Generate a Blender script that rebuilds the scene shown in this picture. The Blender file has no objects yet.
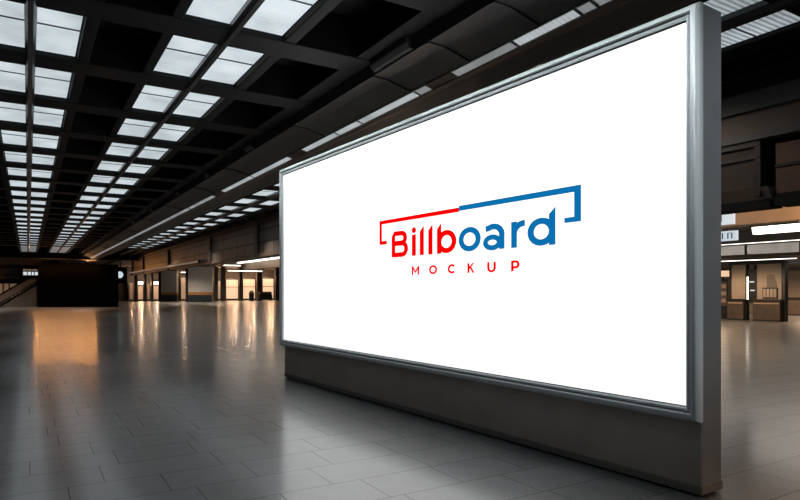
import bpy, bmesh, math, random
from mathutils import Vector, Matrix
random.seed(4)
C = bpy.context.scene.collection
PI = math.pi

# ------------------------------------------------------------------ helpers
class MB:
    """collects shapes into one mesh"""
    def __init__(s): s.bm = bmesh.new()
    def face(s, pts):
        vs = [s.bm.verts.new(p) for p in pts]
        try: return s.bm.faces.new(vs)
        except ValueError: return None
    def box(s, x0, x1, y0, y1, z0, z1):
        v = [s.bm.verts.new(p) for p in ((x0,y0,z0),(x1,y0,z0),(x1,y1,z0),(x0,y1,z0),(x0,y0,z1),(x1,y0,z1),(x1,y1,z1),(x0,y1,z1))]
        for f in ((3,2,1,0),(4,5,6,7),(0,1,5,4),(1,2,6,5),(2,3,7,6),(3,0,4,7)):
            s.bm.faces.new([v[i] for i in f])
        return s
    def prism(s, prof, axis, a, b):
        """closed profile (list of 2D) swept along an axis: 'y' profile is (x,z); 'x' profile is (y,z); 'z' profile is (x,y)"""
        def P(p, t):
            return {'y': (p[0], t, p[1]), 'x': (t, p[0], p[1]), 'z': (p[0], p[1], t)}[axis]
        A = [s.bm.verts.new(P(p, a)) for p in prof]; B = [s.bm.verts.new(P(p, b)) for p in prof]
        n = len(prof)
        for i in range(n):
            s.bm.faces.new((A[i], A[(i+1) % n], B[(i+1) % n], B[i]))
        s.bm.faces.new(A[::-1]); s.bm.faces.new(B)
        return s
    def cyl(s, c, r, axis, a, b, n=20, r2=None):
        r2 = r if r2 is None else r2
        def P(i, t, rr):
            u, w = rr*math.cos(2*PI*i/n), rr*math.sin(2*PI*i/n)
            return {'z': (c[0]+u, c[1]+w, t), 'y': (c[0]+u, t, c[1]+w), 'x': (t, c[0]+u, c[1]+w)}[axis]
        A = [s.bm.verts.new(P(i, a, r)) for i in range(n)]; B = [s.bm.verts.new(P(i, b, r2)) for i in range(n)]
        for i in range(n): s.bm.faces.new((A[i], A[(i+1) % n], B[(i+1) % n], B[i]))
        s.bm.faces.new(A[::-1]); s.bm.faces.new(B)
        return s
    def build(s, name, m, parent=None, bevel=0, seg=2, smooth=False, loc=None):
        bmesh.ops.recalc_face_normals(s.bm, faces=s.bm.faces)
        me = bpy.data.meshes.new(name); s.bm.to_mesh(me); s.bm.free()
        me.materials.append(m)
        o = bpy.data.objects.new(name, me); C.objects.link(o)
        if parent is not None: o.parent = parent
        if loc is not None: o.location = loc
        if bevel:
            b = o.modifiers.new('edge', 'BEVEL'); b.width = bevel; b.segments = seg; b.limit_method = 'ANGLE'; b.angle_limit = 0.6
            smooth = True
        if smooth:
            for p in me.polygons: p.use_smooth = True
            if bevel:
                w = o.modifiers.new('wn', 'WEIGHTED_NORMAL'); w.keep_sharp = False
        return o

def tag(o, label, cat, group=None):
    o['label'] = label; o['category'] = cat
    if group: o['group'] = group
    return o
def thing(name, label, cat, loc=(0,0,0), rotz=0, group=None):
    o = bpy.data.objects.new(name, None); C.objects.link(o)
    o.empty_display_size = .2
    o.location = loc; o.rotation_euler = (0, 0, rotz)
    return tag(o, label, cat, group)
def struct(name, mb, m, bevel=0, smooth=False):
    o = mb.build(name, m, bevel=bevel, smooth=smooth); o['kind'] = 'structure'; return o
ORD = ['first','second','third','fourth','fifth','sixth','seventh','eighth','ninth','tenth','eleventh','twelfth','thirteenth','fourteenth',
       'fifteenth','sixteenth','seventeenth','eighteenth','nineteenth','twentieth','twenty-first','twenty-second','twenty-third','twenty-fourth','twenty-fifth']

# ------------------------------------------------------------------ materials
def mat(name, col, rough=.5, metal=0, spec=.5, noise=0, nscale=3, bump=0, emit=None, es=0, rvar=0):
    m = bpy.data.materials.new(name); m.use_nodes = True
    nt = m.node_tree; b = nt.nodes['Principled BSDF']
    b.inputs['Base Color'].default_value = (*col, 1); b.inputs['Roughness'].default_value = rough
    b.inputs['Metallic'].default_value = metal; b.inputs['Specular IOR Level'].default_value = spec
    if emit: b.inputs['Emission Color'].default_value = (*emit, 1); b.inputs['Emission Strength'].default_value = es
    if noise or bump or rvar:
        g = nt.nodes.new('ShaderNodeNewGeometry')
        n = nt.nodes.new('ShaderNodeTexNoise'); n.inputs['Scale'].default_value = nscale; n.inputs['Detail'].default_value = 5
        nt.links.new(g.outputs['Position'], n.inputs['Vector'])
        if noise:
            r = nt.nodes.new('ShaderNodeMapRange'); r.inputs['From Min'].default_value = .3; r.inputs['From Max'].default_value = .7
            r.inputs['To Min'].default_value = 1-noise; r.inputs['To Max'].default_value = 1+noise
            mx = nt.nodes.new('ShaderNodeMix'); mx.data_type = 'RGBA'; mx.blend_type = 'MULTIPLY'; mx.inputs['Factor'].default_value = 1
            mx.inputs['A'].default_value = (*col, 1)
            nt.links.new(n.outputs['Fac'], r.inputs['Value']); nt.links.new(r.outputs['Result'], mx.inputs['B'])
            nt.links.new(mx.outputs['Result'], b.inputs['Base Color'])
        if bump:
            bp = nt.nodes.new('ShaderNodeBump'); bp.inputs['Strength'].default_value = bump; bp.inputs['Distance'].default_value = .02
            nt.links.new(n.outputs['Fac'], bp.inputs['Height']); nt.links.new(bp.outputs['Normal'], b.inputs['Normal'])
        if rvar:
            r2 = nt.nodes.new('ShaderNodeMapRange'); r2.inputs['To Min'].default_value = rough-rvar; r2.inputs['To Max'].default_value = rough+rvar
            nt.links.new(n.outputs['Fac'], r2.inputs['Value']); nt.links.new(r2.outputs['Result'], b.inputs['Roughness'])
    return m

def mat_floor():
    m = bpy.data.materials.new('polished stone tiles'); m.use_nodes = True
    nt = m.node_tree; N = nt.nodes.new; L = nt.links.new; b = nt.nodes['Principled BSDF']
    g = N('ShaderNodeNewGeometry')
    br = N('ShaderNodeTexBrick'); br.offset = .37; br.offset_frequency = 3; br.squash = .72; br.squash_frequency = 2
    br.inputs['Scale'].default_value = 1; br.inputs['Brick Width'].default_value = .98; br.inputs['Row Height'].default_value = .52
    br.inputs['Mortar Size'].default_value = .0045; br.inputs['Mortar Smooth'].default_value = .1; br.inputs['Bias'].default_value = 0
    br.inputs['Color1'].default_value = (.15,.154,.158,1); br.inputs['Color2'].default_value = (.18,.183,.186,1); br.inputs['Mortar'].default_value = (.012,.012,.012,1)
    sh = N('ShaderNodeVectorMath'); sh.operation = 'ADD'; sh.inputs[1].default_value = (.43,.1,0); L(g.outputs['Position'], sh.inputs[0]); L(sh.outputs[0], br.inputs['Vector'])
    n = N('ShaderNodeTexNoise'); n.inputs['Scale'].default_value = 5; n.inputs['Detail'].default_value = 8; n.inputs['Roughness'].default_value = .65
    L(g.outputs['Position'], n.inputs['Vector'])
    r = N('ShaderNodeMapRange'); r.inputs['From Min'].default_value = .3; r.inputs['From Max'].default_value = .7; r.inputs['To Min'].default_value = .85; r.inputs['To Max'].default_value = 1.15
    L(n.outputs['Fac'], r.inputs['Value'])
    mx = N('ShaderNodeMix'); mx.data_type = 'RGBA'; mx.blend_type = 'MULTIPLY'; mx.inputs['Factor'].default_value = 1
    L(br.outputs['Color'], mx.inputs['A']); L(r.outputs['Result'], mx.inputs['B']); L(mx.outputs['Result'], b.inputs['Base Color'])
    n2 = N('ShaderNodeTexNoise'); n2.inputs['Scale'].default_value = .8; n2.inputs['Detail'].default_value = 4
    L(g.outputs['Position'], n2.inputs['Vector'])
    r2 = N('ShaderNodeMapRange'); r2.inputs['From Min'].default_value = .3; r2.inputs['From Max'].default_value = .7
    r2.inputs['To Min'].default_value = FLOOR_R-.03; r2.inputs['To Max'].default_value = FLOOR_R+.03
    L(n2.outputs['Fac'], r2.inputs['Value']); 
    ad = N('ShaderNodeMath'); ad.operation = 'MULTIPLY_ADD'; ad.inputs[1].default_value = .3
    L(br.outputs['Fac'], ad.inputs[0]); L(r2.outputs['Result'], ad.inputs[2]); L(ad.outputs[0], b.inputs['Roughness'])
    b.inputs['Coat Weight'].default_value = .62; b.inputs['Coat Roughness'].default_value = .16; b.inputs['Coat IOR'].default_value = 2.1
    b.inputs['Specular IOR Level'].default_value = FLOOR_S
    return m

def mat_glazing(name, strength, scale=5.2, col=(.80,.90,.95), lo=.78):
    """corrugated translucent sheet lit by daylight from behind"""
    m = bpy.data.materials.new(name); m.use_nodes = True
    nt = m.node_tree; N = nt.nodes.new; L = nt.links.new; b = nt.nodes['Principled BSDF']
    g = N('ShaderNodeNewGeometry')
    w = N('ShaderNodeTexWave'); w.wave_type = 'BANDS'; w.bands_direction = 'Y'; w.inputs['Scale'].default_value = scale
    w.inputs['Distortion'].default_value = 1.2; w.inputs['Detail'].default_value = 2; w.inputs['Detail Scale'].default_value = 1.5
    L(g.outputs['Position'], w.inputs['Vector'])
    n = N('ShaderNodeTexNoise'); n.inputs['Scale'].default_value = 1.6; n.inputs['Detail'].default_value = 6
    L(g.outputs['Position'], n.inputs['Vector'])
    r = N('ShaderNodeMapRange'); r.inputs['To Min'].default_value = lo; r.inputs['To Max'].default_value = 1.0
    L(w.outputs['Fac'], r.inputs['Value'])
    r2 = N('ShaderNodeMapRange'); r2.inputs['From Min'].default_value = .3; r2.inputs['From Max'].default_value = .7; r2.inputs['To Min'].default_value = .75*strength; r2.inputs['To Max'].default_value = 1.2*strength
    L(n.outputs['Fac'], r2.inputs['Value'])
    mu = N('ShaderNodeMath'); mu.operation = 'MULTIPLY'; L(r.outputs['Result'], mu.inputs[0]); L(r2.outputs['Result'], mu.inputs[1])
    b.inputs['Base Color'].default_value = (.3,.32,.33,1); b.inputs['Roughness'].default_value = .5
    b.inputs['Emission Color'].default_value = (*col, 1); L(mu.outputs[0], b.inputs['Emission Strength'])
    return m

def mat_cassette():
    m = bpy.data.materials.new('brown cassette cladding'); m.use_nodes = True
    nt = m.node_tree; N = nt.nodes.new; L = nt.links.new; b = nt.nodes['Principled BSDF']
    g = N('ShaderNodeNewGeometry'); sx = N('ShaderNodeSeparateXYZ'); cx = N('ShaderNodeCombineXYZ')
    L(g.outputs['Position'], sx.inputs[0]); L(sx.outputs['Y'], cx.inputs['X']); L(sx.outputs['Z'], cx.inputs['Y'])
    br = N('ShaderNodeTexBrick'); br.offset = 0; br.inputs['Scale'].default_value = 1; br.inputs['Brick Width'].default_value = 1.25; br.inputs['Row Height'].default_value = .52
    br.inputs['Mortar Size'].default_value = .045; br.inputs['Color1'].default_value = (.15,.128,.115,1); br.inputs['Color2'].default_value = (.21,.175,.155,1); br.inputs['Mortar'].default_value = (.045,.037,.032,1)
    L(cx.outputs[0], br.inputs['Vector']); L(br.outputs['Color'], b.inputs['Base Color'])
    bp = N('ShaderNodeBump'); bp.invert = True; bp.inputs['Strength'].default_value = .8; bp.inputs['Distance'].default_value = .05
    L(br.outputs['Fac'], bp.inputs['Height']); L(bp.outputs['Normal'], b.inputs['Normal'])
    b.inputs['Roughness'].default_value = .45
    return m

def emis(name, col, s, base=(.2,.2,.2)):
    return mat(name, base, .6, emit=col, es=s)

FLOOR_R, FLOOR_S = .36, 1.0
SKY = .78
M = {}
M['floor'] = mat_floor()
M['beam'] = mat('near black painted steel', (.007,.0073,.0078), .6, spec=.2, noise=.2)
M['void'] = mat('matt black ceiling', (.006,.006,.006), .9)
M['duct'] = mat('charcoal duct cladding', (.062,.058,.056), .5, noise=.15, nscale=1.2)
M['duct_trim'] = mat('bronze duct trim', (.16,.115,.09), .45, metal=.2)
M['mull'] = mat('dark glazing bar', (.05,.053,.055), .3, metal=.6)
M['sky'] = mat_glazing('lit corrugated skylight sheet', SKY)
M['sky_grey'] = mat_glazing('grey ribbed skylight sheet', .56, scale=4.5, lo=.4)
M['seam'] = mat('grey glazing seam', (.08,.085,.09), .5)
M['strip'] = mat_glazing('ribbed strip light lens', .5, scale=5, col=(.86,.93,.95))
M['strip_mid'] = mat_glazing('grey ribbed strip light lens', .33, scale=5, col=(.86,.92,.95))
M['strip_dim'] = mat_glazing('dim ribbed strip light lens', .25, scale=5, col=(.88,.92,.92))
M['strip_house'] = mat('strip light rim', (.55,.57,.58), .35, metal=.5)
M['alu'] = mat('brushed aluminium frame', (.63,.69,.71), .5, metal=.1, noise=.03, nscale=30)
M['alu_dark'] = mat('grey anodised channel', (.38,.40,.41), .5, metal=.1)
M['house'] = mat('grey sheet metal', (.25,.262,.27), .42, metal=.3, noise=.06, nscale=4)
M['base'] = mat('dark bronze plinth sheet', (.42,.365,.335), .42, metal=.3, noise=.08, nscale=3)
M['skirt'] = mat('dark skirting', (.2,.18,.165), .4, metal=.3)
M['gasket'] = mat('black gasket and shade', (.006,.006,.007), .7)  # flat black, also for strips drawn where the frame falls in shade
M['screen'] = emis('lit white billboard sheet', (1,1,1), 1.0, (.8,.8,.8))
M['red'] = emis('lit red print', (1.0,0,0), 1.0, (.0,0,0)); M['red'].node_tree.nodes['Principled BSDF'].inputs['Specular IOR Level'].default_value = 0
M['blue'] = emis('lit blue print', (.003,.16,.42), 1.0, (.0,.004,.01)); M['blue'].node_tree.nodes['Principled BSDF'].inputs['Specular IOR Level'].default_value = 0
M['black'] = mat('black screen sheet', (.001,.001,.001), 1, spec=0)
M['cass'] = mat_cassette()
M['dbrown'] = mat('dark brown fascia', (.085,.070,.060), .5, noise=.25, nscale=1)
M['mbrown'] = mat('brown fascia board', (.17,.13,.105), .5, noise=.2, nscale=1)
M['fascia'] = mat('dark green grey fascia', (.09,.094,.092), .45, noise=.1)
M['gloss'] = mat('brown smoked glass', (.12,.095,.08), .15, spec=.6)
M['tan'] = mat('tan plaster', (.42,.335,.26), .6, noise=.12, nscale=.8)
M['tanwood'] = mat('tan timber panel', (.5,.34,.23), .45, noise=.18, nscale=1.2)
M['counter'] = mat('dark walnut counter front', (.085,.060,.045), .45, noise=.2, nscale=4)
M['dark'] = mat('dark frame', (.014,.013,.012), .45)
M['red_dark'] = mat('dark rust panel', (.12,.055,.035), .5, noise=.3)
M['colpanel'] = mat('grey column cladding', (.6,.6,.6), .5, noise=.08)
M['orange'] = mat('ochre band', (.45,.22,.06), .5)
M['navy'] = mat('dark navy column base', (.025,.035,.05), .3)
M['conc'] = mat('brown concourse ceiling', (.13,.105,.085), .6, noise=.3, nscale=.6)
M['wwall'] = mat('umber wall', (.07,.056,.047), .6, noise=.25, nscale=.5)
M['warmlamp'] = emis('warm white lamp', (1,.85,.68), 5.0)
M['white_lamp'] = emis('white strip lamp', (1,.95,.87), 3.5)
M['bay_hi'] = emis('bright lit shop bay', (.85,.56,.35), 1.0, (.3,.2,.14))
M['bay_mid'] = emis('lit shop bay', (.80,.50,.30), .45, (.2,.14,.1))
M['bay_lo'] = emis('dim shop bay', (.80,.48,.28), .16, (.15,.1,.08))
M['sign_lit'] = emis('lit sign face', (.82,.92,1), .7)
M['lattice'] = emis('lattice light face', (1,.8,.62), .14, (.3,.25,.2))
M['lensgrey'] = mat_glazing('ducting light lens', .30, scale=3, col=(1,.9,.8))
M['rail'] = mat('grey balustrade', (.15,.115,.095), .35, metal=.3)
M['clere'] = mat_glazing('far clerestory sheet', .18, scale=1.0)

for k_ in ('bay_lo','bay_mid','sign_lit','lattice','lensgrey','clere','red','blue','strip_dim'):
    M[k_].cycles.emission_sampling = 'NONE'

# ------------------------------------------------------------------ shell
XL, XR, YB, YE = -8.0, 46.0, -12.0, 96.0
ZC = 5.1; ZB = 4.6; ZS = 4.66
struct('floor', MB().box(XL, XR, YB, YE, -.2, 0), M['floor'])
struct('ceiling', MB().box(XL, XR, YB, YE, ZC, ZC+.25), M['void'])
struct('wall_left', MB().box(XL-.3, XL, YB, YE, 0, ZC), M['dbrown'])
struct('wall_back', MB().box(XL, XR, YB-.3, YB, 0, ZC), M['dbrown'])
struct('wall_right', MB().box(XR, XR+.3, YB, YE, 0, ZC), M['tan'])
struct('wall_end', MB().box(2.8, XR, 96, 96.3, 0, ZC), M['wwall'])
struct('wall_far', MB().box(XL, 2.8, 71.0, 71.3, 0, ZC), M['dbrown'])
struct('wall_far_return', MB().box(2.5, 2.8, 71.3, YE, 0, ZC), M['dbrown'])

# far wall bands
struct('trim_1', MB().box(XL, 8.4, 58.0, 58.5, 4.2, ZC), M['beam'])
struct('trim_2', MB().box(XL, 2.8, 70.6, 71, 3.72, 3.86), M['void'])
struct('trim_3', MB().box(XL, 2.8, 70.75, 71, 2.72, 2.95), M['mbrown'])
struct('trim_4', MB().box(XL, 2.8, 70.6, 71, 2.25, 2.6), M['void'])

# longitudinal ceiling beams and transverse beams
tn = 10
for x0, x1 in ((-7.2,-6.9),(-5.0,-4.75),(-2.95,-2.7),(-.60,-.46),(.55,.69),(1.34,1.47),(2.64,2.79),(3.62,3.90),(5.45,6.04),(7.50,7.86),(8.10,8.46)):
    struct('trim_%d' % tn, MB().box(x0, x1, YB, 57.9, ZB, ZC), M['beam'], bevel=.015); tn += 1
P0, PITCH = 7.56, 2.035
for k in range(-9, 21):
    y = P0 + PITCH*k - .55
    mb = MB(); mb.box(XL, 3.9, y, y+.49, ZB-.012, ZC); mb.box(5.45, 8.46, y, y+.49, ZB-.012, ZC)
    struct('trim_%d' % tn, mb, M['beam'], bevel=.012); tn += 1
# long edge mullion of every skylight row
for x0, x1 in ((-.035,.085),(1.975,2.095),(6.62,6.86)):
    d = (x1-x0)/2; c = (x0+x1)/2
    struct('trim_%d' % tn, MB().prism([(c-d,ZS+.02),(c-d,ZB-.0),(c-d*.45,ZB-.05),(c+d*.45,ZB-.05),(c+d,ZB-.0),(c+d,ZS+.02)], 'y', YB, 56.6), M['mull']); tn += 1

# skylights: every pane in view is its own object
rows = [('row crossing over the dark far board', (-.45,-.02), (.07,.535), 0), ('row beside the long duct', (1.48,1.99), (2.08,2.62), -1), ('row behind the billboard', (6.04,6.64), (6.84,7.50), 3)]
sides = [('outer', 'duct'), ('outer', 'duct'), ('duct', 'wall')]
def skylight(x0, x1, y0, y1, label, group, m, seam):
    t = MB().box(x0+.01-(x0+x1)/2, x1-.01-(x0+x1)/2, (y0-y1)/2, (y1-y0)/2, 0, .03).build('skylight_pane', m)
    t.location = ((x0+x1)/2, (y0+y1)/2, ZS)
    tag(t, label, 'skylight', group)
    if seam:
        MB().box(x0+.01-(x0+x1)/2, x1-.01-(x0+x1)/2, -.18, -.163, -.012, .0).build('glazing_seam', M['seam'], t)
for r, (rn, a, b, k0) in enumerate(rows):
    for ci, (x0, x1) in enumerate((a, b)):
        n = 0
        ks = list(range(k0, 20))
        if r == 2: ks = [-3, -2] + ks
        for k in ks:
            y0 = P0 + PITCH*k - .05; y1 = y0 + PITCH - .49
            if r == 2 and k < 0:
                lab = 'corrugated skylight pane over the billboard end, %s side, %s' % (sides[r][ci], 'nearer the camera' if k == -3 else 'further along')
            else:
                lab = 'frosted skylight pane, %s, %s side, %s bay along' % (rn, sides[r][ci], ORD[n])
                n += 1
            skylight(x0, x1, y0, y1, lab, 'skylight panes of the ' + rn, M['sky_grey'] if k < 0 and r == 2 else M['sky'], k < 6)
        # the long last pane before the far wall
        y0 = P0 + PITCH*20 + .25
        if r < 2:
            skylight(x0, x1, y0, 57.2, 'long grey skylight pane ending the %s, %s side' % (rn, sides[r][ci]), 'skylight panes of the ' + rn, M['clere'], False)
# the glazing that lies outside the picture, over and behind the camera
wn = 1
for r, (rn, a, b, k0) in enumerate(rows):
    for (x0, x1) in (a, b):
        mb = MB()
        kk = list(range(-9, k0))
        if r == 2: kk = [k for k in kk if k not in (-3, -2)]
        for k in kk:
            y0 = P0 + PITCH*k - .05; mb.box(x0+.01, x1-.01, y0, y0+PITCH-.49, ZS, ZS+.03)
        struct('window_%d' % wn, mb, M['sky']); wn += 1
for x0, x1 in ((-2.7,-2.2),(-2.1,-1.6)): pass

# ------------------------------------------------------------------ long duct with strip lights
prof = [(3.9,ZC),(3.9,4.43),(4.11,4.42),(4.49,4.325),(4.62,4.285),(4.67,4.272),(4.74,4.28),(5.2,4.28),(5.45,4.36),(5.45,ZC)]
struct('ceiling_duct', MB().prism(prof, 'y', YB, 63.5), M['duct'])
struct('trim_90', MB().prism([(4.615,4.284),(4.60,4.255),(4.67,4.24),(4.74,4.255),(4.74,4.285)], 'y', YB, 63.4), M['duct_trim'])
cprof = [(3.88,4.9),(3.88,4.41),(4.10,4.40),(4.49,4.303),(4.53,4.318),(4.13,4.46),(3.95,4.47),(3.95,4.9)]
for i, y in enumerate((2.2, 4.6, 5.75, 7.05, 9.9, 14.2, 17.3, 21.5, 26, 31, 37, 44, 52)):
    struct('trim_%d' % (100+i), MB().prism(cprof, 'y', y, y+.07), M['duct'])
# hanger boxes on the duct shoulder
for i, (y, l) in enumerate(((6.1,.9),(12.0,.5),(15.5,.35),(19.0,.4),(23.5,.4),(28,.5))):
    mb = MB().prism([(3.80,4.72),(3.80,4.52),(3.86,4.46),(3.93,4.46),(3.93,4.72)], 'y', y, y+l)
    o = mb.build('duct_hanger', M['duct'], bevel=.01)
    tag(o, 'dark steel hanger box on the duct shoulder, %s one along' % ORD[i], 'hanger', 'hanger boxes along the duct')
SY = [(3.35,3.93,1),(3.95,4.13,1),(4.15,5.03,0),(5.05,6.15,1),(6.71,7.0,1),(7.02,8.68,0),(8.70,9.54,0),(9.56,11.02,0),(11.76,14.18,0),(14.22,16.75,0),(17.7,20.8,2),(20.85,24,2),(24.05,28,2),(28.05,33,2),(33.1,39,2),(39.1,46,2),(46.1,54,2),(54.1,62,2)]
Z1, Z2 = Vector((4.485,0,4.318)), Vector((4.615,0,4.280))
nrm = Vector((-(Z1.z-Z2.z),0,-(Z2.x-Z1.x))).normalized()
vi = 0
for y0, y1, dim in SY:
    c = (y0+y1)/2; h = (y1-y0)/2
    base = Vector((4.55, c, 4.299))
    vis = y0 > 3.3
    nm = ('ribbed strip light along the duct, %s from the billboard end' % ORD[vi]) if dim != 1 else ('dim mottled strip light on the duct, %s from the billboard end' % ORD[vi])
    t = thing('strip_light', nm, 'strip light', base, 0, 'strip lights along the duct'); vi += 1
    def q(w, d): return (Z1.lerp(Z2, w) + nrm*d - Vector((4.55,0,4.299)))
    def rim(w0, w1, d0, d1, a, b):
        pr = [q(w0,d0), q(w0,d1), q(w1,d1), q(w1,d0)]
        return [(p.x, p.z) for p in pr]
    MB().prism(rim(.10,.90,-.004,.006,0,0), 'y', -h+.012, h-.012).build('lens', (M['strip'], M['strip_dim'], M['strip_mid'])[dim], t)
    mb = MB(); mb.prism(rim(0,.10,-.004,.012,0,0), 'y', -h, h); mb.prism(rim(.90,1,-.004,.012,0,0), 'y', -h, h)
    mb.prism(rim(.1,.9,-.004,.010,0,0), 'y', -h, -h+.012); mb.prism(rim(.1,.9,-.004,.010,0,0), 'y', h-.012, h)
    mb.build('rim', M['strip_house'], t)
# bronze blanking plates between strip lights
for i, (y0, y1) in enumerate(((6.16,6.70),(11.03,11.75),(16.76,17.69))):
    pr = [Z1+nrm*-.004, Z1+nrm*.008, Z2+nrm*.008, Z2+nrm*-.004]
    o = MB().prism([(p.x,p.z) for p in pr], 'y', y0, y1).build('blanking_plate', M['duct_trim'])
    tag(o, 'brown blanking plate in the duct strip lights, %s gap along' % ORD[i], 'blanking plate', 'blanking plates between strip lights')

# ------------------------------------------------------------------ the billboard
Lp, Rp = Vector((4.012,10.618,0)), Vector((4.426,2.797,0))
D = (Rp-Lp).length
u = (Rp-Lp).normalized()
bb = thing('billboard', 'huge white lit billboard with silver frame on dark plinth in the hall', 'billboard', Lp, math.atan2(u.y, u.x))
# local: x along the face (viewer's left to right), -y towards the viewer, z up
T = .29; HT = 3.815
MB().box(0, D, .004, T, .05, HT).build('housing', M['house'], bb, bevel=.012)
MB().box(.0, D-.004, -.002, .01, .085, .60).build('plinth_panel', M['base'], bb)
mb = MB(); mb.box(-.004, D+.006, -.012, T+.006, .018, .085)
mb.build('skirting', M['skirt'], bb, bevel=.006)
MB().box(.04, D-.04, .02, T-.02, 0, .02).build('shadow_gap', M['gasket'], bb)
# frame: outer rounded bar, groove, inner bar, gasket
X0, X1, Z0, Z1f = -.14, D, .58, HT
def ring(mb, x0, x1, z0, z1, wl, wr, wb, wt, y0, y1):
    mb.box(x0, x0+wl, y0, y1, z0, z1); mb.box(x1-wr, x1, y0, y1, z0, z1)
    mb.box(x0+wl, x1-wr, y0, y1, z0, z0+wb); mb.box(x0+wl, x1-wr, y0, y1, z1-wt, z1)
def frame_loop(prof, x0, x1, z0, z1):
    """mitred rectangular frame: prof is [(inset, y)] closed, swept round the rectangle"""
    mb = MB(); loops = []
    for (ins, y) in prof:
        loops.append([mb.bm.verts.new(p) for p in ((x0+ins,y,z0+ins),(x1-ins,y,z0+ins),(x1-ins,y,z1-ins),(x0+ins,y,z1-ins))])
    n = len(prof)
    for i in range(n):
        A, B = loops[i], loops[(i+1) % n]
        for j in range(4):
            mb.bm.faces.new((A[j], A[(j+1) % 4], B[(j+1) % 4], B[j]))
    return mb
def arc(cx, cy, r, a0, a1, n=6):
    return [(cx+r*math.cos(math.radians(a0+(a1-a0)*i/n)), cy+r*math.sin(math.radians(a0+(a1-a0)*i/n))) for i in range(n+1)]
R_ = .056
fr = frame_loop([(0,.02)] + [(0, -.0)] + [(x, y) for x, y in arc(R_, -.012, R_, 180, 270)] + [(.060,-.062),(.066,-.052),(.066,.02)], X0, X1, Z0, Z1f).build('frame', M['alu'], bb)
for p in fr.data.polygons: p.use_smooth = True
es = fr.modifiers.new('split', 'EDGE_SPLIT'); es.split_angle = .7
frame_loop([(.066,.01),(.066,-.050),(.078,-.048),(.080,.01)], X0, X1, Z0, Z1f).build('groove', M['alu_dark'], bb)
MB().box(X0+.07, X1-.055, -.0545, -.02, Z1f-.079, Z1f-.067).build('shade_strip', M['gasket'], bb)  # black strip standing in for the shade inside the top groove
frame_loop([(.080,.01),(.080,-.050),(.085,-.054),(.098,-.050),(.104,-.040),(.104,.01)], X0, X1, Z0, Z1f).build('inner_frame', M['alu'], bb)
frame_loop([(.104,.01),(.104,-.022),(.114,-.022),(.114,.01)], X0, X1, Z0, Z1f).build('gasket', M['alu_dark'], bb)
MB().box(X0+.104, X1-.104, -.024, -.005, Z1f-.117, Z1f-.104).build('shade_strip', M['gasket'], bb)  # black strip along the gasket's top run only, its shade drawn in
YS = -.014
sc = MB().box(X0+.112, X1-.112, YS, .004, Z0+.112, Z1f-.112).build('screen', M['screen'], bb)

# ---- logo, measured on the sheet (x along, z up), .003 proud
def letter(polys, name, m, off=(0,0)):
    mb = MB()
    for pl in polys:
        mb.prism([(p[0]+.018, p[1]+.003) for p in pl], 'y', YS-.003, YS+.001)
    return mb.build(name, m, sc)
def ribbon(path, w, closed=False, wh=None):
    """stroke along path as quads; wh = width on horizontal runs (w on vertical ones)"""
    out = []; n = len(path); P = [Vector(p) for p in path]
    offs = []
    for i in range(n):
        if closed: t = P[(i+1) % n] - P[i-1]
        else: t = P[min(i+1,n-1)] - P[max(i-1,0)]
        t.normalize(); nn = Vector((-t.y, t.x))
        ww = w if wh is None else math.hypot(nn.x*w, nn.y*wh)
        offs.append((P[i]+nn*ww/2, P[i]-nn*ww/2))
    for i in range(n if closed else n-1):
        a, b = offs[i], offs[(i+1) % n]
        out.append([tuple(a[0]), tuple(b[0]), tuple(b[1]), tuple(a[1])])
    return out
def ell(cx, cz, rx, rz, a0, a1, n=28):
    return [(cx+rx*math.cos(math.radians(a0+(a1-a0)*i/n)), cz+rz*math.sin(math.radians(a0+(a1-a0)*i/n))) for i in range(n+1)]
def rect(x0, x1, z0, z1): return [(x0,z0),(x1,z0),(x1,z1),(x0,z1)]
W = .084; WH = .062; BZ = 2.035; XZ = 2.311
letter([rect(3.224,3.282,2.222,2.552), rect(3.282,3.407,2.222,2.270), rect(3.282,4.934,2.502,2.552)], 'logo_bracket', M['red'])
letter([rect(4.934,6.678,2.512,2.570), rect(6.600,6.678,2.232,2.512), rect(6.484,6.600,2.232,2.280)], 'logo_bracket', M['blue'])
# B
mb_ = [[(3.53,BZ),(3.612,BZ),(3.612,2.375),(3.59,2.375),(3.53,2.315)]]
mb_ += ribbon([(3.58,2.347),(3.76,2.347)] + ell(3.76,2.283,.085,.064,90,-90,14) + [(3.58,2.219)], W, wh=WH)
mb_ += ribbon([(3.58,2.214),(3.775,2.214)] + ell(3.775,2.139,.092,.075,90,-90,14) + [(3.58,2.064)], W, wh=WH)
letter(mb_, 'letter_b', M['red'])
letter([rect(3.998,4.082,BZ,2.306), ell(4.040,2.362,.046,.038,0,345,23)], 'letter_i', M['red'])
for x in (4.169, 4.347):
    letter([[(x,BZ),(x+.083,BZ),(x+.083,2.400),(x,2.335)]], 'letter_l', M['red'])
rz = (XZ-BZ)/2 - WH/2
cz = (XZ+BZ)/2
letter([[(4.521,BZ),(4.603,BZ),(4.603,2.400),(4.521,2.335)]] + ribbon(ell(4.704,cz,.140,rz,0,360,40)[:-1], W, True, WH), 'letter_b', M['red'])
letter(ribbon(ell(5.118,cz,.146,rz,0,360,44)[:-1], W, True, WH), 'letter_o', M['blue'])
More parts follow.
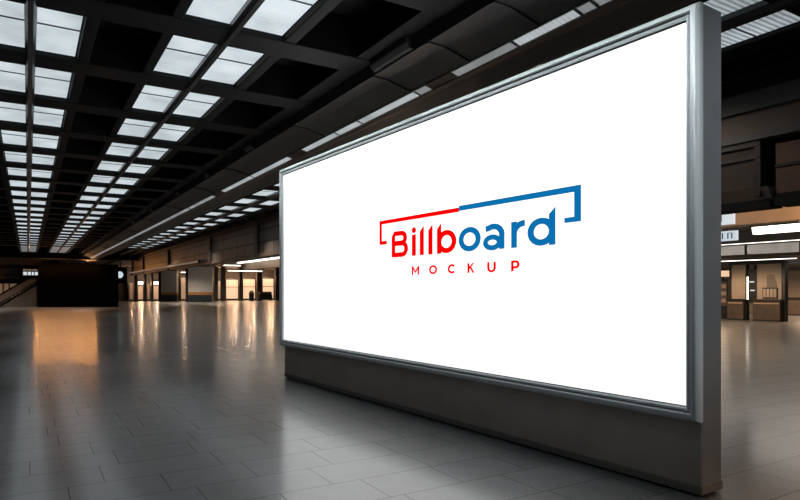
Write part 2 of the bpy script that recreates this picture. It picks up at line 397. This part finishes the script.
# a
la = [[(5.600,BZ),(5.678,BZ),(5.678,2.20),(5.600,2.20)]]
la += ribbon([(5.388,2.262)] + ell(5.510,2.190,.129,.093,118,0,18), W, wh=WH)
la += ribbon(ell(5.492,2.112,.108,.058,0,360,32)[:-1], W*.9, True, WH*.9)
letter(la, 'letter_a', M['blue'])
letter([rect(5.780,5.860,BZ,2.305)] + ribbon(ell(5.962,2.180,.142,.100,180,86,16), W, wh=WH), 'letter_r', M['blue'])
letter([[(6.293,BZ),(6.373,BZ),(6.373,2.400),(6.293,2.335)]] + ribbon(ell(6.192,cz,.140,rz,0,360,40)[:-1], W, True, WH), 'letter_d', M['blue'])
# MOCKUP
w, wh = .033, .024; a, b = 1.791, 1.901
letter([rect(3.994,4.025,a,b), rect(4.123,4.154,a,b), [(3.996,b),(4.024,b),(4.083,1.828),(4.065,1.815)], [(4.152,b),(4.124,b),(4.065,1.828),(4.083,1.815)]], 'letter_m', M['red'])
letter(ribbon(ell(4.442,(a+b)/2,.064,(b-a)/2-wh/2,0,360,32)[:-1], w, True, wh), 'letter_o', M['red'])
letter(ribbon(ell(4.806,(a+b)/2,.062,(b-a)/2-wh/2,48,312,26), w, False, wh), 'letter_c', M['red'])
letter([rect(5.085,5.117,a,b), [(5.105,1.826),(5.105,1.850),(5.168,b),(5.200,b)], [(5.122,1.853),(5.142,1.867),(5.204,a),(5.170,a)]], 'letter_k', M['red'])
letter(ribbon([(5.430,b),(5.430,1.84)] + ell(5.480,1.838,.050,.038,180,360,16) + [(5.530,1.84),(5.530,b)], w, False, wh), 'letter_u', M['red'])
letter([rect(5.778,5.811,a,b)] + ribbon([(5.795,b-.009),(5.845,b-.009)] + ell(5.845,b-.039,.037,.030,90,-90,14) + [(5.795,b-.069)], w, False, wh), 'letter_p', M['red'])

# ------------------------------------------------------------------ far end: black board, signs, escalator
bd = thing('display_board', 'large blank black board standing at the far end of the hall', 'board', (4.05,64.6,0), math.atan2(62.835-66.706, 7.232-.884))
MB().box(-3.70, 3.65, -.2, .2, .0, 3.98).build('board_face', M['black'], bd)
MB().box(-3.74, 3.69, -.24, .24, 0, .08).build('plinth', M['black'], bd)
sg = thing('information_sign', 'small dark sign with two white lit lines left of the black board'.replace(' left of', ' beside'), 'sign', (.12,68.4,3.32), -.1)
MB().box(-.72, 1.5, -.12, .12, -.52, .52).build('sign_case', M['black'], sg, bevel=.02)
mb = MB()
x = -.52
for w_ in (.22,.16,.2,.1,.25,.14): mb.box(x, x+w_, -.128, -.11, .14, .27); x += w_+.06
mb.build('lit_line', M['lattice'], sg)
mb = MB(); x = -.5
for w_ in (.3,.26,.18,.34,.22): mb.box(x, x+w_, -.128, -.11, -.30, .02); x += w_+.07
mb.build('lit_line', M['sign_lit'], sg)
for x in (-.5, 1.1): MB().box(x,x+.06,-.03,.03,.5,1.77).build('hanger', M['void'], sg)
rs = thing('projecting_sign', 'black box sign with half hidden round white lamp beside the black board', 'sign', (7.55,63.6,3.05), -.55)
MB().box(-.9, .55, -.15, .15, -.85, .72).build('sign_case', M['black'], rs, bevel=.02)
MB().cyl((.0,.0), .32, 'y', -.17, -.14, 28).build('round_lamp', M['sign_lit'], rs)
MB().box(-.04, .04, -.04, .04, .7, 2.05).build('hanger', M['void'], rs)

es_ = thing('escalator', 'brown grey escalator rising behind the black board at the hall end', 'escalator', (-2.9,69.0,0))
def slope_bar(y0, y1, z0, z1, x0=-.0, x1=3.6, rise=2.5):
    return MB().prism([(x0,z0),(x1,z0+rise),(x1,z1+rise),(x0,z1)], 'y', y0, y1)
slope_bar(-.1, .0, .0, .62).build('balustrade', M['rail'], es_)
slope_bar(-.16, .06, .62, .78).build('handrail', M['black'], es_)
slope_bar(1.2, 1.3, .0, .62).build('balustrade', M['rail'], es_)
slope_bar(1.14, 1.36, .62, .78).build('handrail', M['black'], es_)
MB().prism([(.3,.0),(3.6,2.3),(3.6,0)], 'y', -.05, 1.25).build('truss', M['dbrown'], es_)
slope_bar(-.14, -.10, -.22, -.06, .3, 3.6, 2.3).build('skirt_line', M['black'], es_)
mb = MB()
for i in range(12): mb.box(.1+i*.29, .42+i*.29, .0, 1.2, .02+i*.2, .2+i*.2)
mb.build('steps', M['dark'], es_)
for i, (x0, x1) in enumerate(((-2.55,-2.12),(-2.0,-1.62),(-1.5,-.6))):
    t = thing('lit_window', ('narrow warm lit window in the far wall, %s from the escalator foot' % ORD[i]), 'window', ((x0+x1)/2, 70.98, 1.5), 0, 'lit windows in the far wall')
    h = (x1-x0)/2
    MB().box(-h, h, -.04, -.01, -.75, .72).build('pane', M['bay_lo'], t)
    mb = MB(); mb.box(-h-.05,-h,-.08,0,-.8,.77); mb.box(h,h+.05,-.08,0,-.8,.77); mb.box(-h,h,-.08,0,.72,.77); mb.box(-h,h,-.08,0,-.8,-.75)
    mb.build('frame', M['dark'], t)

# ------------------------------------------------------------------ facade between hall and side concourse (x = 8.5)
FX = 8.5
struct('wall_facade', MB().box(FX, FX+.4, 13.0, 63.5, 3.12, ZC), M['cass'])
struct('trim_60', MB().box(FX-.12, FX+.05, 13.0, 63.5, 4.42, 4.6), M['dbrown'])
struct('trim_61', MB().box(FX-.06, FX+.45, 13.0, 63.5, 3.02, 3.16), M['mbrown'])
for i, y in enumerate((33.4, 25.5, 45, 56)):
    struct('trim_%d' % (62+i), MB().box(FX-.14, FX+.02, y, y+.3, 3.0, ZC), M['dbrown'])
t = thing('mounted_lattice_light', 'long thin lattice light running under the brown cladding to the far end', 'light', (FX-.235, 49.5, 3.22))
for i in range(56):
    y = -13.8 + i*.5
    MB().box(-.03, .0, y, y+.30, -.05, .05).build('lit_cell', M['lattice'], t)
MB().box(0, .09, -14, 14.3, -.09, .09).build('channel', M['dark'], t)

# near stretch of the facade, seen beside the billboard's end
struct('wall_facade_near', MB().box(FX, FX+.5, YB, 13.0, 4.32, ZC), M['dbrown'])
struct('trim_70', MB().prism([(8.36,4.50),(8.36,4.38),(8.44,4.33),(8.6,4.33),(8.6,4.50)], 'y', YB, 13.0), M['beam'])
struct('trim_71', MB().box(FX-.02, FX+.45, YB, 13.0, 4.07, 4.34), M['fascia'])
struct('trim_72', MB().box(FX+.06, FX+.45, YB, 13.0, 3.74, 4.08), M['mbrown'])
struct('trim_73', MB().box(FX-.05, FX+.45, YB, 13.0, 3.65, 3.75), M['fascia'])
struct('trim_74', MB().box(FX+.15, FX+.45, YB, 13.0, 3.45, 3.66), M['void'])
gb = thing('glazed_bulkhead', 'brown smoked glass bulkhead with bevelled sill under the dark fascia'.replace('bevelled', 'sloping'), 'bulkhead', (FX, 4.55, 2.78))
MB().box(.05, .4, .04, 8.4, .22, .84).build('glass', M['gloss'], gb)
MB().box(-.005, .06, .0, 8.4, .62, .68).build('rail', M['dark'], gb)
MB().box(-.005, .06, .0, 8.4, .79, .87).build('rail', M['dark'], gb)
MB().box(.0, .42, -.02, .06, .10, .87).build('post', M['dark'], gb)
for y in (1.15, 3.2, 5.2): MB().box(.0, .06, y, y+.06, .22, .84).build('mullion', M['dark'], gb)
MB().prism([(-.02,.22),(.10,.05),(.42,.05),(.42,.22)], 'y', -.12, 8.4).build('sill', M['mbrown'], gb)
MB().box(.08, .42, -.1, 8.4, -.05, .06).build('valance', M['void'], gb)
rp = thing('rust_panel', 'dark rust coloured panel beyond the glazed bulkhead by the picture edge'.replace('by the picture edge', 'under the fascia'), 'panel', (FX+.1, 3.3, 2.95))
MB().box(0, .12, -1.9, 1.08, -.05, .62).build('panel_board', M['red_dark'], rp)
MB().box(-.03, 0, -1.9, 1.08, .30, .34).build('rail', M['dark'], rp)
MB().box(-.03, .14, .62, .72, -.05, .66).build('post', M['dark'], rp)
struct('trim_75', MB().box(FX+.1, FX+.45, YB, 4.4, 2.74, 2.90), M['void'])

# ------------------------------------------------------------------ side concourse
ZL = 3.75
struct('ceiling_concourse', MB().box(FX+.45, XR, YB, 46, ZL, ZL+.2), M['conc'])
struct('wall_bulkhead', MB().box(FX+.45, XR, 46, 46.2, ZL, ZC), M['wwall'])
struct('ceiling_concourse_far', MB().box(FX+.45, XR, 46.2, YE, 4.95, 5.08), M['conc'])
struct('trim_80', MB().box(13.9, 14.3, YB, 46, 3.08, ZL), M['tanwood'], bevel=.02)
struct('trim_81', MB().box(22.6, 22.9, YB, 46, 3.35, ZL), M['conc'])
struct('trim_82', MB().box(31.6, 34.4, 10, 32, 3.28, ZL), M['conc'])
def lamp(x, y0, y1, z, w, hgt, label, m, group):
    t = thing('ceiling_strip_light', label, 'strip light', (x, (y0+y1)/2, z), 0, group)
    h = (y1-y0)/2
    MB().prism([(-w/2,0),(-w*.35,-hgt),(w*.35,-hgt),(w/2,0)], 'y', -h, h).build('diffuser', m, t)
    MB().box(-w*.55, w*.55, -h-.05, h+.05, 0, ZL-z if z < ZL else .05).build('housing', M['dark'], t)
n = 0
li = {}
def addlamps(x, spans, z, w, hgt, nm, m):
    for i, (a, b) in enumerate(spans):
        lamp(x, a, b, z, w, hgt, 'warm white strip light under the concourse ceiling, %s, %s along' % (nm, ORD[i]), m, 'concourse strip lights')
addlamps(11.3, [(36,43)], 3.7, .22, .10, 'row beside the cladding', M['white_lamp'])
addlamps(13.4, [(18,24),(26,32),(34.5,45)], 3.66, .22, .09, 'row before the timber beam', M['white_lamp'])
addlamps(20.3, [(0,11.0),(14,21),(26,34),(37,45)], 3.64, .34, .22, 'row behind the timber beam', M['white_lamp'])
addlamps(25.3, [(4,15.5),(18,28),(31,43)], 3.66, .26, .14, 'middle row', M['white_lamp'])
addlamps(37.5, [(4,16),(18,26)], 3.6, .3, .2, 'row over the reception', M['white_lamp'])
# two white lit boxes by the beam
for i, (x, y, z, lab) in enumerate(((13.2,8.05,3.18,'small white lit box sign hanging before the timber beam'),(19.9,11.7,3.40,'white lit box sign with dark bars hanging by the strip light'))):
    t = thing('light_box_sign', lab, 'sign', (x, y, z))
    hw, hh = (.45, .13) if i == 0 else (.36, .16)
    MB().box(-.06, .06, -hw, hw, -hh, hh).build('sign_face', M['sign_lit'], t)
    for f in ((-.4,-.1),(.15,.34)) if i else ((-.3,-.1),):
        mb = MB(); a1, b1 = f[0]*hw*1.6, f[1]*hw*1.6
        mb.prism([(a1,-hh*.6),(a1+.04,-hh*.6),(a1+.04,hh*.5),(b1-.04,hh*.5),(b1-.04,-hh*.6),(b1,-hh*.6),(b1,hh*.6),(a1,hh*.6)], 'x', -.065, -.055)
        mb.build('bar', M['mbrown'], t)
    MB().box(-.02,.02,-.02,.02,hh,ZL-z).build('hanger', M['dark'], t)
# lit service duct along the concourse
t = thing('hanging_service_duct', 'long pale ribbed lit duct below the concourse ceiling before the kiosk', 'duct', (29.3, 20, 3.47))
MB().prism([(-.2,-.16),(.2,-.16),(.25,.05),(.2,.25),(-.2,.25),(-.25,.05)], 'y', -14, 14).build('casing', M['lensgrey'], t)
for i in range(12): MB().box(-.28, .28, -13.5+i*2.4, -13.4+i*2.4, -.19, .25).build('collar', M['dark'], t)
for i in range(6): MB().box(-.03,.03,-13+i*5.2,-12.94+i*5.2,.2,.28).build('hanger_rod', M['dark'], t)

# kiosk with counters (x = 32.7)
kx = 32.7
K = thing('kiosk', 'tan walled kiosk with black posts and two walnut counters in concourse', 'kiosk', (kx, 17.6, 0))
def kb(nm, m, x0, x1, y0, y1, z0, z1, bevel=0, p=None): return MB().box(x0, x1, y0-17.6, y1-17.6, z0, z1).build(nm, m, p or K, bevel=bevel)
kb('wall_panel', M['tan'], 0, .2, 18.18, 18.95, .0, 2.95)
kb('wall_panel', M['tan'], 0, .2, 16.35, 17.62, .0, 2.95)
kb('back_panel', M['dark'], 1.2, 1.3, 17.3, 18.4, 0, 2.95)
kb('post', M['dark'], -.06, .24, 16.18, 16.36, 0, 3.05)
kb('post', M['dark'], -.06, .24, 18.95, 19.05, 0, 3.0)
kb('post', M['dark'], -.04, .22, 18.12, 18.18, 0, 2.95)
kb('post', M['dark'], -.04, .22, 17.60, 17.65, 0, 2.95)
kb('header', M['dark'], -.08, 1.5, 16.18, 19.05, 2.95, 3.12)
for y0, y1 in ((18.15, 19.02), (16.3, 17.66)):
    c = kb('counter', M['counter'], -.3, 0, y0, y1, .06, 1.02, .01)
    kb('countertop', M['dark'], -.35, 0, y0-.03, y1+.04, 1.02, 1.12, 0, c)
    kb('kick_plate', M['dark'], -.28, 0, y0+.02, y1-.02, 0, .06, 0, c)
    kb('reveal', M['tanwood'], -.312, -.3, y0+.05, y1-.05, .88, .93, 0, c)
# arched dark niche and small framed cabinet on the wide wall
pts = [(17.08-17.6,1.9)] + [(16.86-17.6+.22*math.cos(math.radians(q)), 2.2+.22*math.sin(math.radians(q))) for q in range(180, -1, -15)] + [(16.55-17.6,1.9),(16.55-17.6,1.3),(17.08-17.6,1.3)]
pts = [(-.52,1.3),(-.52,2.15)] + [(-.74+.22*math.cos(math.radians(180-q)), 2.2+.24*math.sin(math.radians(180-q)))[::1] for q in range(180, -1, -15)] + [(-1.02,1.9),(-1.02,1.3)]
pts = [(-1.02,1.3),(-.50,1.3),(-.50,2.2)] + [(-.70+.20*math.cos(math.radians(q)), 2.2+.22*math.sin(math.radians(q))) for q in range(0, 181, 15)][::1] + [(-.98,2.0),(-1.02,1.8)]
MB().prism(pts, 'x', -.02, .02).build('arched_niche', M['mbrown'], K)
pf = kb('picture_frame', M['dark'], -.05, .0, 16.55, 17.3, 1.16, 1.72)
for i in range(4): kb('picture', M['tan'], -.06, -.05, 16.60+i*.175, 16.74+i*.175, 1.22, 1.66, 0, pf)
# service screens seen through the kiosk gap
kb('door', M['dark'], .02, .08, 17.66, 18.1, .9, 2.7)
kb('lit_line', M['sign_lit'], .0, .02, 17.75, 18.0, 2.0, 2.06)
kb('lit_line', M['sign_lit'], .0, .02, 17.72, 17.95, 1.55, 1.61)
kb('lit_jamb', M['warmlamp'], .0, .02, 18.06, 18.12, 1.1, 2.3)
# tall cabinet beside the kiosk
t = thing('display_cabinet', 'dark glazed display cabinet with small lit sign beside the kiosk', 'cabinet', (33.2, 19.75, 0))
MB().box(0, .5, -.35, .35, 0, 2.2).build('carcass', M['dark'], t)
MB().box(-.02, 0, -.25, .25, .7, 2.05).build('glass_door', M['gloss'], t)
for z in (.9,1.3,1.7): MB().box(-.03,-.02,-.2,.18,z,z+.22).build('display', M['bay_lo'], t)
MB().box(-.05, .3, -.3, .3, 2.35, 2.68).build('lit_sign', M['bay_hi'], t)
MB().box(.1, .2, -.05, .05, 2.18, 2.36).build('bracket', M['dark'], t)
# reception behind
t = thing('reception_counter', 'walnut reception counter in the bright tan room beyond the kiosk', 'counter', (41.0, 20.0, 0))
MB().box(0, .7, -.8, .9, .06, 1.05).build('counter_front', M['counter'], t, bevel=.01)
MB().box(-.06, .75, -.85, .95, 1.05, 1.13).build('countertop', M['dark'], t)
MB().box(.05, .65, -.75, .85, 0, .06).build('kick_plate', M['dark'], t)
struct('trim_83', MB().box(45.6, 46, YB, 40, 2.95, 3.15), M['conc'])

# end wall bays, columns and counters
bays = [(129.5,133.5,'bay_lo',2.6,0),(138,143,'bay_mid',2.2,1),(147,150,'bay_lo',2.5,0),(153.5,159.5,'bay_mid',2.2,1),(181,187.5,'bay_mid',3.4,0),(217,220.5,'bay_mid',3.0,0),(226,238,'bay_hi',3.2,0),(243,255,'bay_hi',3.3,0),(262.5,273.5,'bay_hi',3.4,0)]
a_ = math.atan(372/610); S_, Cc_ = math.sin(a_), math.cos(a_)
def xat(px, Y):
    l = (px-400)/610; return Y*(S_+l*Cc_)/(Cc_-l*S_)
bx = [(xat(p,94.8), xat(q,94.8)) for p, q, *_ in bays]
for i, ((x0, x1), (_, _, mm, hz, lampon)) in enumerate(zip(bx, bays)):
    t = thing('shop_bay', '%s warm lit glazed shop bay in the end wall, %s counting from the black board' % ({'bay_lo':'dim','bay_mid':'softly','bay_hi':'bright'}[mm], ORD[i]), 'shop bay', ((x0+x1)/2, 95.98, 0), 0, 'shop bays of the end wall')
    h = (x1-x0)/2
    MB().box(-h, h, -1.1, -1.0, .25, hz).build('glazing', M[mm], t)
    mb = MB(); mb.box(-h-.2,-h,-1.3,0,0,hz+.2); mb.box(h,h+.2,-1.3,0,0,hz+.2); mb.box(-h,h,-1.3,0,hz,hz+.2); mb.box(-h,h,-1.3,0,0,.25)
    mb.build('surround', M['dark'], t)
    if mm == 'bay_hi': MB().box(-h, h, -1.13, -1.1, hz*.62, hz*.66).build('transom', M['tanwood'], t)
    if lampon:
        MB().box(-h*.9, h*.9, -1.4, -1.3, hz+.22, hz+.62).build('lit_fascia', M['warmlamp'], t)
# bright ceiling strips deep in the concourse, hung crosswise
for i, (p, q, Y, z) in enumerate(((224,240,72,4.5),(252,272,66,4.3),(180,188,78,4.5),(228,262,84,4.25),(181,189,88,4.05))):
    x0, x1 = xat(p,Y), xat(q,Y)
    t = thing('ceiling_strip_light', 'white strip light hung crosswise deep in the concourse, %s of the set' % ORD[i], 'strip light', ((x0+x1)/2, Y, z), 0, 'crosswise concourse strip lights')
    h = (x1-x0)/2
    MB().box(-h, h, -.12, .12, -.04, .05).build('diffuser', M['white_lamp'], t)
    MB().box(-h-.05, h+.05, -.12, .12, .05, .14).build('housing', M['dark'], t)
    for x in (-h*.7, h*.7): MB().box(x-.03,x+.03,-.03,.03,.12,4.95-z).build('rod', M['dark'], t)
for p, q, Y, zt, lab in ((188.5,213,84,4.7,'grey clad square column with ochre band, the one nearer the billboard'),(161.5,178,90,4.3,'grey clad square column with ochre band, the one nearer the black board')):
    x0, x1 = xat(p,Y), xat(q,Y); w = x1-x0
    t = thing('clad_column', lab, 'column', ((x0+x1)/2, Y, 0), -.45, 'clad columns of the concourse')
    h = w/2*.95
    MB().box(-h, h, -.5, .5, 0, .95).build('base', M['navy'], t)
    MB().box(-h, h, -.5, .5, .95, 1.32).build('band', M['orange'], t)
    MB().box(-h, h, -.5, .5, 1.32, zt).build('cladding', M['colpanel'], t)
    MB().box(-h*.9, h*.9, -.45, .45, zt, 4.95).build('head', M['dark'], t)
    MB().box(-h-.35, -h, -.55, .5, 0, 4.6).build('edge_post', M['dark'], t)
for i, (p, q, Y) in enumerate(((214,217.5,90),(221,225,90),(239,242,90),(256.5,261.5,90),(275,279,90),(134.5,137,90),(144,146,90),(151,153,90))):
    x0, x1 = xat(p,Y), xat(q,Y)
    o = MB().box(-(x1-x0)/2, (x1-x0)/2, -.3, .3, 0, 4.95).build('dark_column', M['dbrown'], loc=((x0+x1)/2, Y, 0))
    tag(o, 'plain dark square column before the shop bays, %s counted from the billboard' % ORD[[4,3,2,1,0,7,6,5][i]], 'column', 'dark columns before the shop bays')
t = thing('service_cart', 'low dark cart with rust red top before the bright shop bays', 'cart', (xat(265,87), 87, 0))
MB().box(-1.0, 1.0, -.4, .4, .18, .95).build('body', M['dark'], t, bevel=.03)
MB().box(-.9, .9, -.38, .38, .95, 1.35).build('top_box', M['red_dark'], t, bevel=.03)
for x in (-.8,.8):
    for y in (-.3,.3): MB().cyl((y, .1), .1, 'x', x-.04, x+.04, 14).build('wheel', M['black'], t)
t = thing('litter_bin', 'dark standing litter bin before a bright shop bay', 'bin', (xat(251.5,87), 87, 0))
MB().cyl((0,0), .34, 'z', 0, 1.1, 18, .38).build('body', M['dark'], t)
MB().cyl((0,0), .40, 'z', 1.1, 1.5, 18, .16).build('lid', M['red_dark'], t)

# ------------------------------------------------------------------ lights
def area(name, loc, sx, sy, power, col, rot=(0,0,0)):
    l = bpy.data.lights.new(name, 'AREA'); l.shape = 'RECTANGLE'; l.size = sx; l.size_y = sy; l.energy = power; l.color = col
    o = bpy.data.objects.new(name, l); C.objects.link(o); o.location = loc; o.rotation_euler = rot; return o
def spot(name, loc, power, col, ang=80, blend=.6, rad=.15, aim=None):
    l = bpy.data.lights.new(name, 'SPOT'); l.energy = power; l.color = col; l.spot_size = math.radians(ang); l.spot_blend = blend; l.shadow_soft_size = rad
    o = bpy.data.objects.new(name, l); C.objects.link(o); o.location = loc
    if aim: o.rotation_euler = (Vector(aim)-Vector(loc)).to_track_quat('-Z', 'Y').to_euler()
    return o
WARM = (1,.70,.45)
ca, sa = math.cos(bd.rotation_euler.z), math.sin(bd.rotation_euler.z)
for i in range(9):  # added lamps, arms and heads included, to lay an orange glow on the floor
    lx = -3.45+i*.66
    MB().box(lx-.03, lx+.03, -.75, .0, 3.985, 4.03).build('added_lamp_arm', M['black'], bd)
    MB().box(lx-.12, lx+.12, -.85, -.65, 4.0, 4.1).build('added_lamp_head', M['black'], bd)
    l = bpy.data.lights.new('added_board_glow', 'POINT'); l.energy = 42; l.color = (1,.42,.14); l.shadow_soft_size = 0
    o = bpy.data.objects.new('added_board_glow', l); C.objects.link(o); o.location = bd.location + Vector((ca*lx+sa*.75, sa*lx-ca*.75, 3.6))
for (x0, x1), (_, _, mm, hz, _l) in zip(bx, bays):  # added points before the shop bays, for warm streaks on the floor
    for f in (.3, .7):
        l = bpy.data.lights.new('added_bay_glow', 'POINT'); l.energy = {'bay_hi':110,'bay_mid':65,'bay_lo':25}[mm]; l.color = (1,.62,.38); l.shadow_soft_size = 0
        o = bpy.data.objects.new('added_bay_glow', l); C.objects.link(o); o.location = (x0+(x1-x0)*f, 93.6, hz+.3)
spot('far_wall_fill', (-3.5, 63, 4.6), 900, (1,.86,.72), 150, .5, .1)  # added fill to lift the far wall, no real fittings
spot('far_wall_fill', (4, 60.5, 4.15), 400, (1,.86,.72), 150, .5, .1)
for x, y, p in ((29,18.0,650),(39.5,17.6,1500),(18,7.2,250),(14.9,24,500),(22,34,600),(30,30,600)):  # added warm fill for the kiosk and concourse, no real fittings
    spot('concourse_fill', (x, y, 3.2), p, WARM, 172, .3, .3)
for x, y, p in ((16,80,1700),(19.5,74,1700),(25,84,700),(12,70,500)):  # added fill to brighten the far columns
    spot('concourse_fill', (x, y, 4.85), p, (1,.8,.62), 150, .8, .3)
# added fill spots at the foot of the dark coffers, to brighten the floor
for y in (-4, 0, 4, 9, 15, 22, 30, 40, 50):
    for x in (-1.6, 1.02):
        spot('coffer_fill', (x, y, 4.6), 85 if y < 12 else 85, (.93,.97,1), 70, .6, .1)
spot('billboard_end_fill', (5.6,-1.2,4.5), 330, (.95,.98,1), 46, .7, .1, (4.6,2.9,2.6))  # added fill on the billboard's end face
for x, y, p, c in ((8.0,-3.0,20,(1,.9,.8)),):
    spot('aisle_fill', (x, y, 4.5 if x < 8.2 else 3.6), p, c, 150, .5, .1)  # weak added fill beside the aisle
spot('aisle_fill', (6.5, 6.6, 4.5), 60, (1,.84,.7), 172, .3, .1)  # added fill to lift the near facade
spot('beam_fill', (10.8, 4.2, 3.3), 620, WARM, 70, .6, .1, (14, 7.6, 3.5))  # added fill aimed at the timber beam
spot('warm_end_fill', (12.5, -4, 3.2), 420, (1,.62,.38), 14, 1, .1, (4.6, 2.8, .15))  # added warm fill on the foot of the billboard's end
for y in (3, 9, 16, 24, 33, 43):  # row of added fill spots to brighten the facade cladding
    spot('aisle_fill', (7.2, y, 4.55), 18 if y < 12 else 260, (1,.86,.72), 120, .7, .1)
# added fill strip before the billboard, turned to brighten its frame; no real fitting
area('billboard_fill', (3.05, 6.6, 4.45), 9.5, .12, 36, (.94,.98,1), (0, math.radians(-62), 0))
bpy.data.objects['billboard_fill'].rotation_euler = Vector((.72, 0, -.69)).to_track_quat('-Z', 'Y').to_euler(); bpy.data.lights['billboard_fill'].spread = math.radians(64)

# ------------------------------------------------------------------ world, camera, view
w_ = bpy.data.worlds.new('World'); bpy.context.scene.world = w_; w_.use_nodes = True
w_.node_tree.nodes['Background'].inputs[0].default_value = (.5,.6,.7,1); w_.node_tree.nodes['Background'].inputs[1].default_value = .05
cam = bpy.data.cameras.new('Camera'); co = bpy.data.objects.new('Camera', cam); C.objects.link(co)
co.location = (0, 0, 1.6); co.rotation_euler = (PI/2, 0, -a_)
cam.sensor_width = 36; cam.lens = 610*36/800; cam.shift_y = 40/800; cam.clip_end = 300; cam.clip_start = .05
sc_ = bpy.context.scene; sc_.camera = co
sc_.view_settings.view_transform = 'Standard'; sc_.view_settings.look = 'None'; sc_.view_settings.gamma = 1; sc_.view_settings.exposure = 0
sc_.view_settings.use_curve_mapping = False
sc_.cycles.use_denoising = True
sc_.cycles.max_bounces = 6
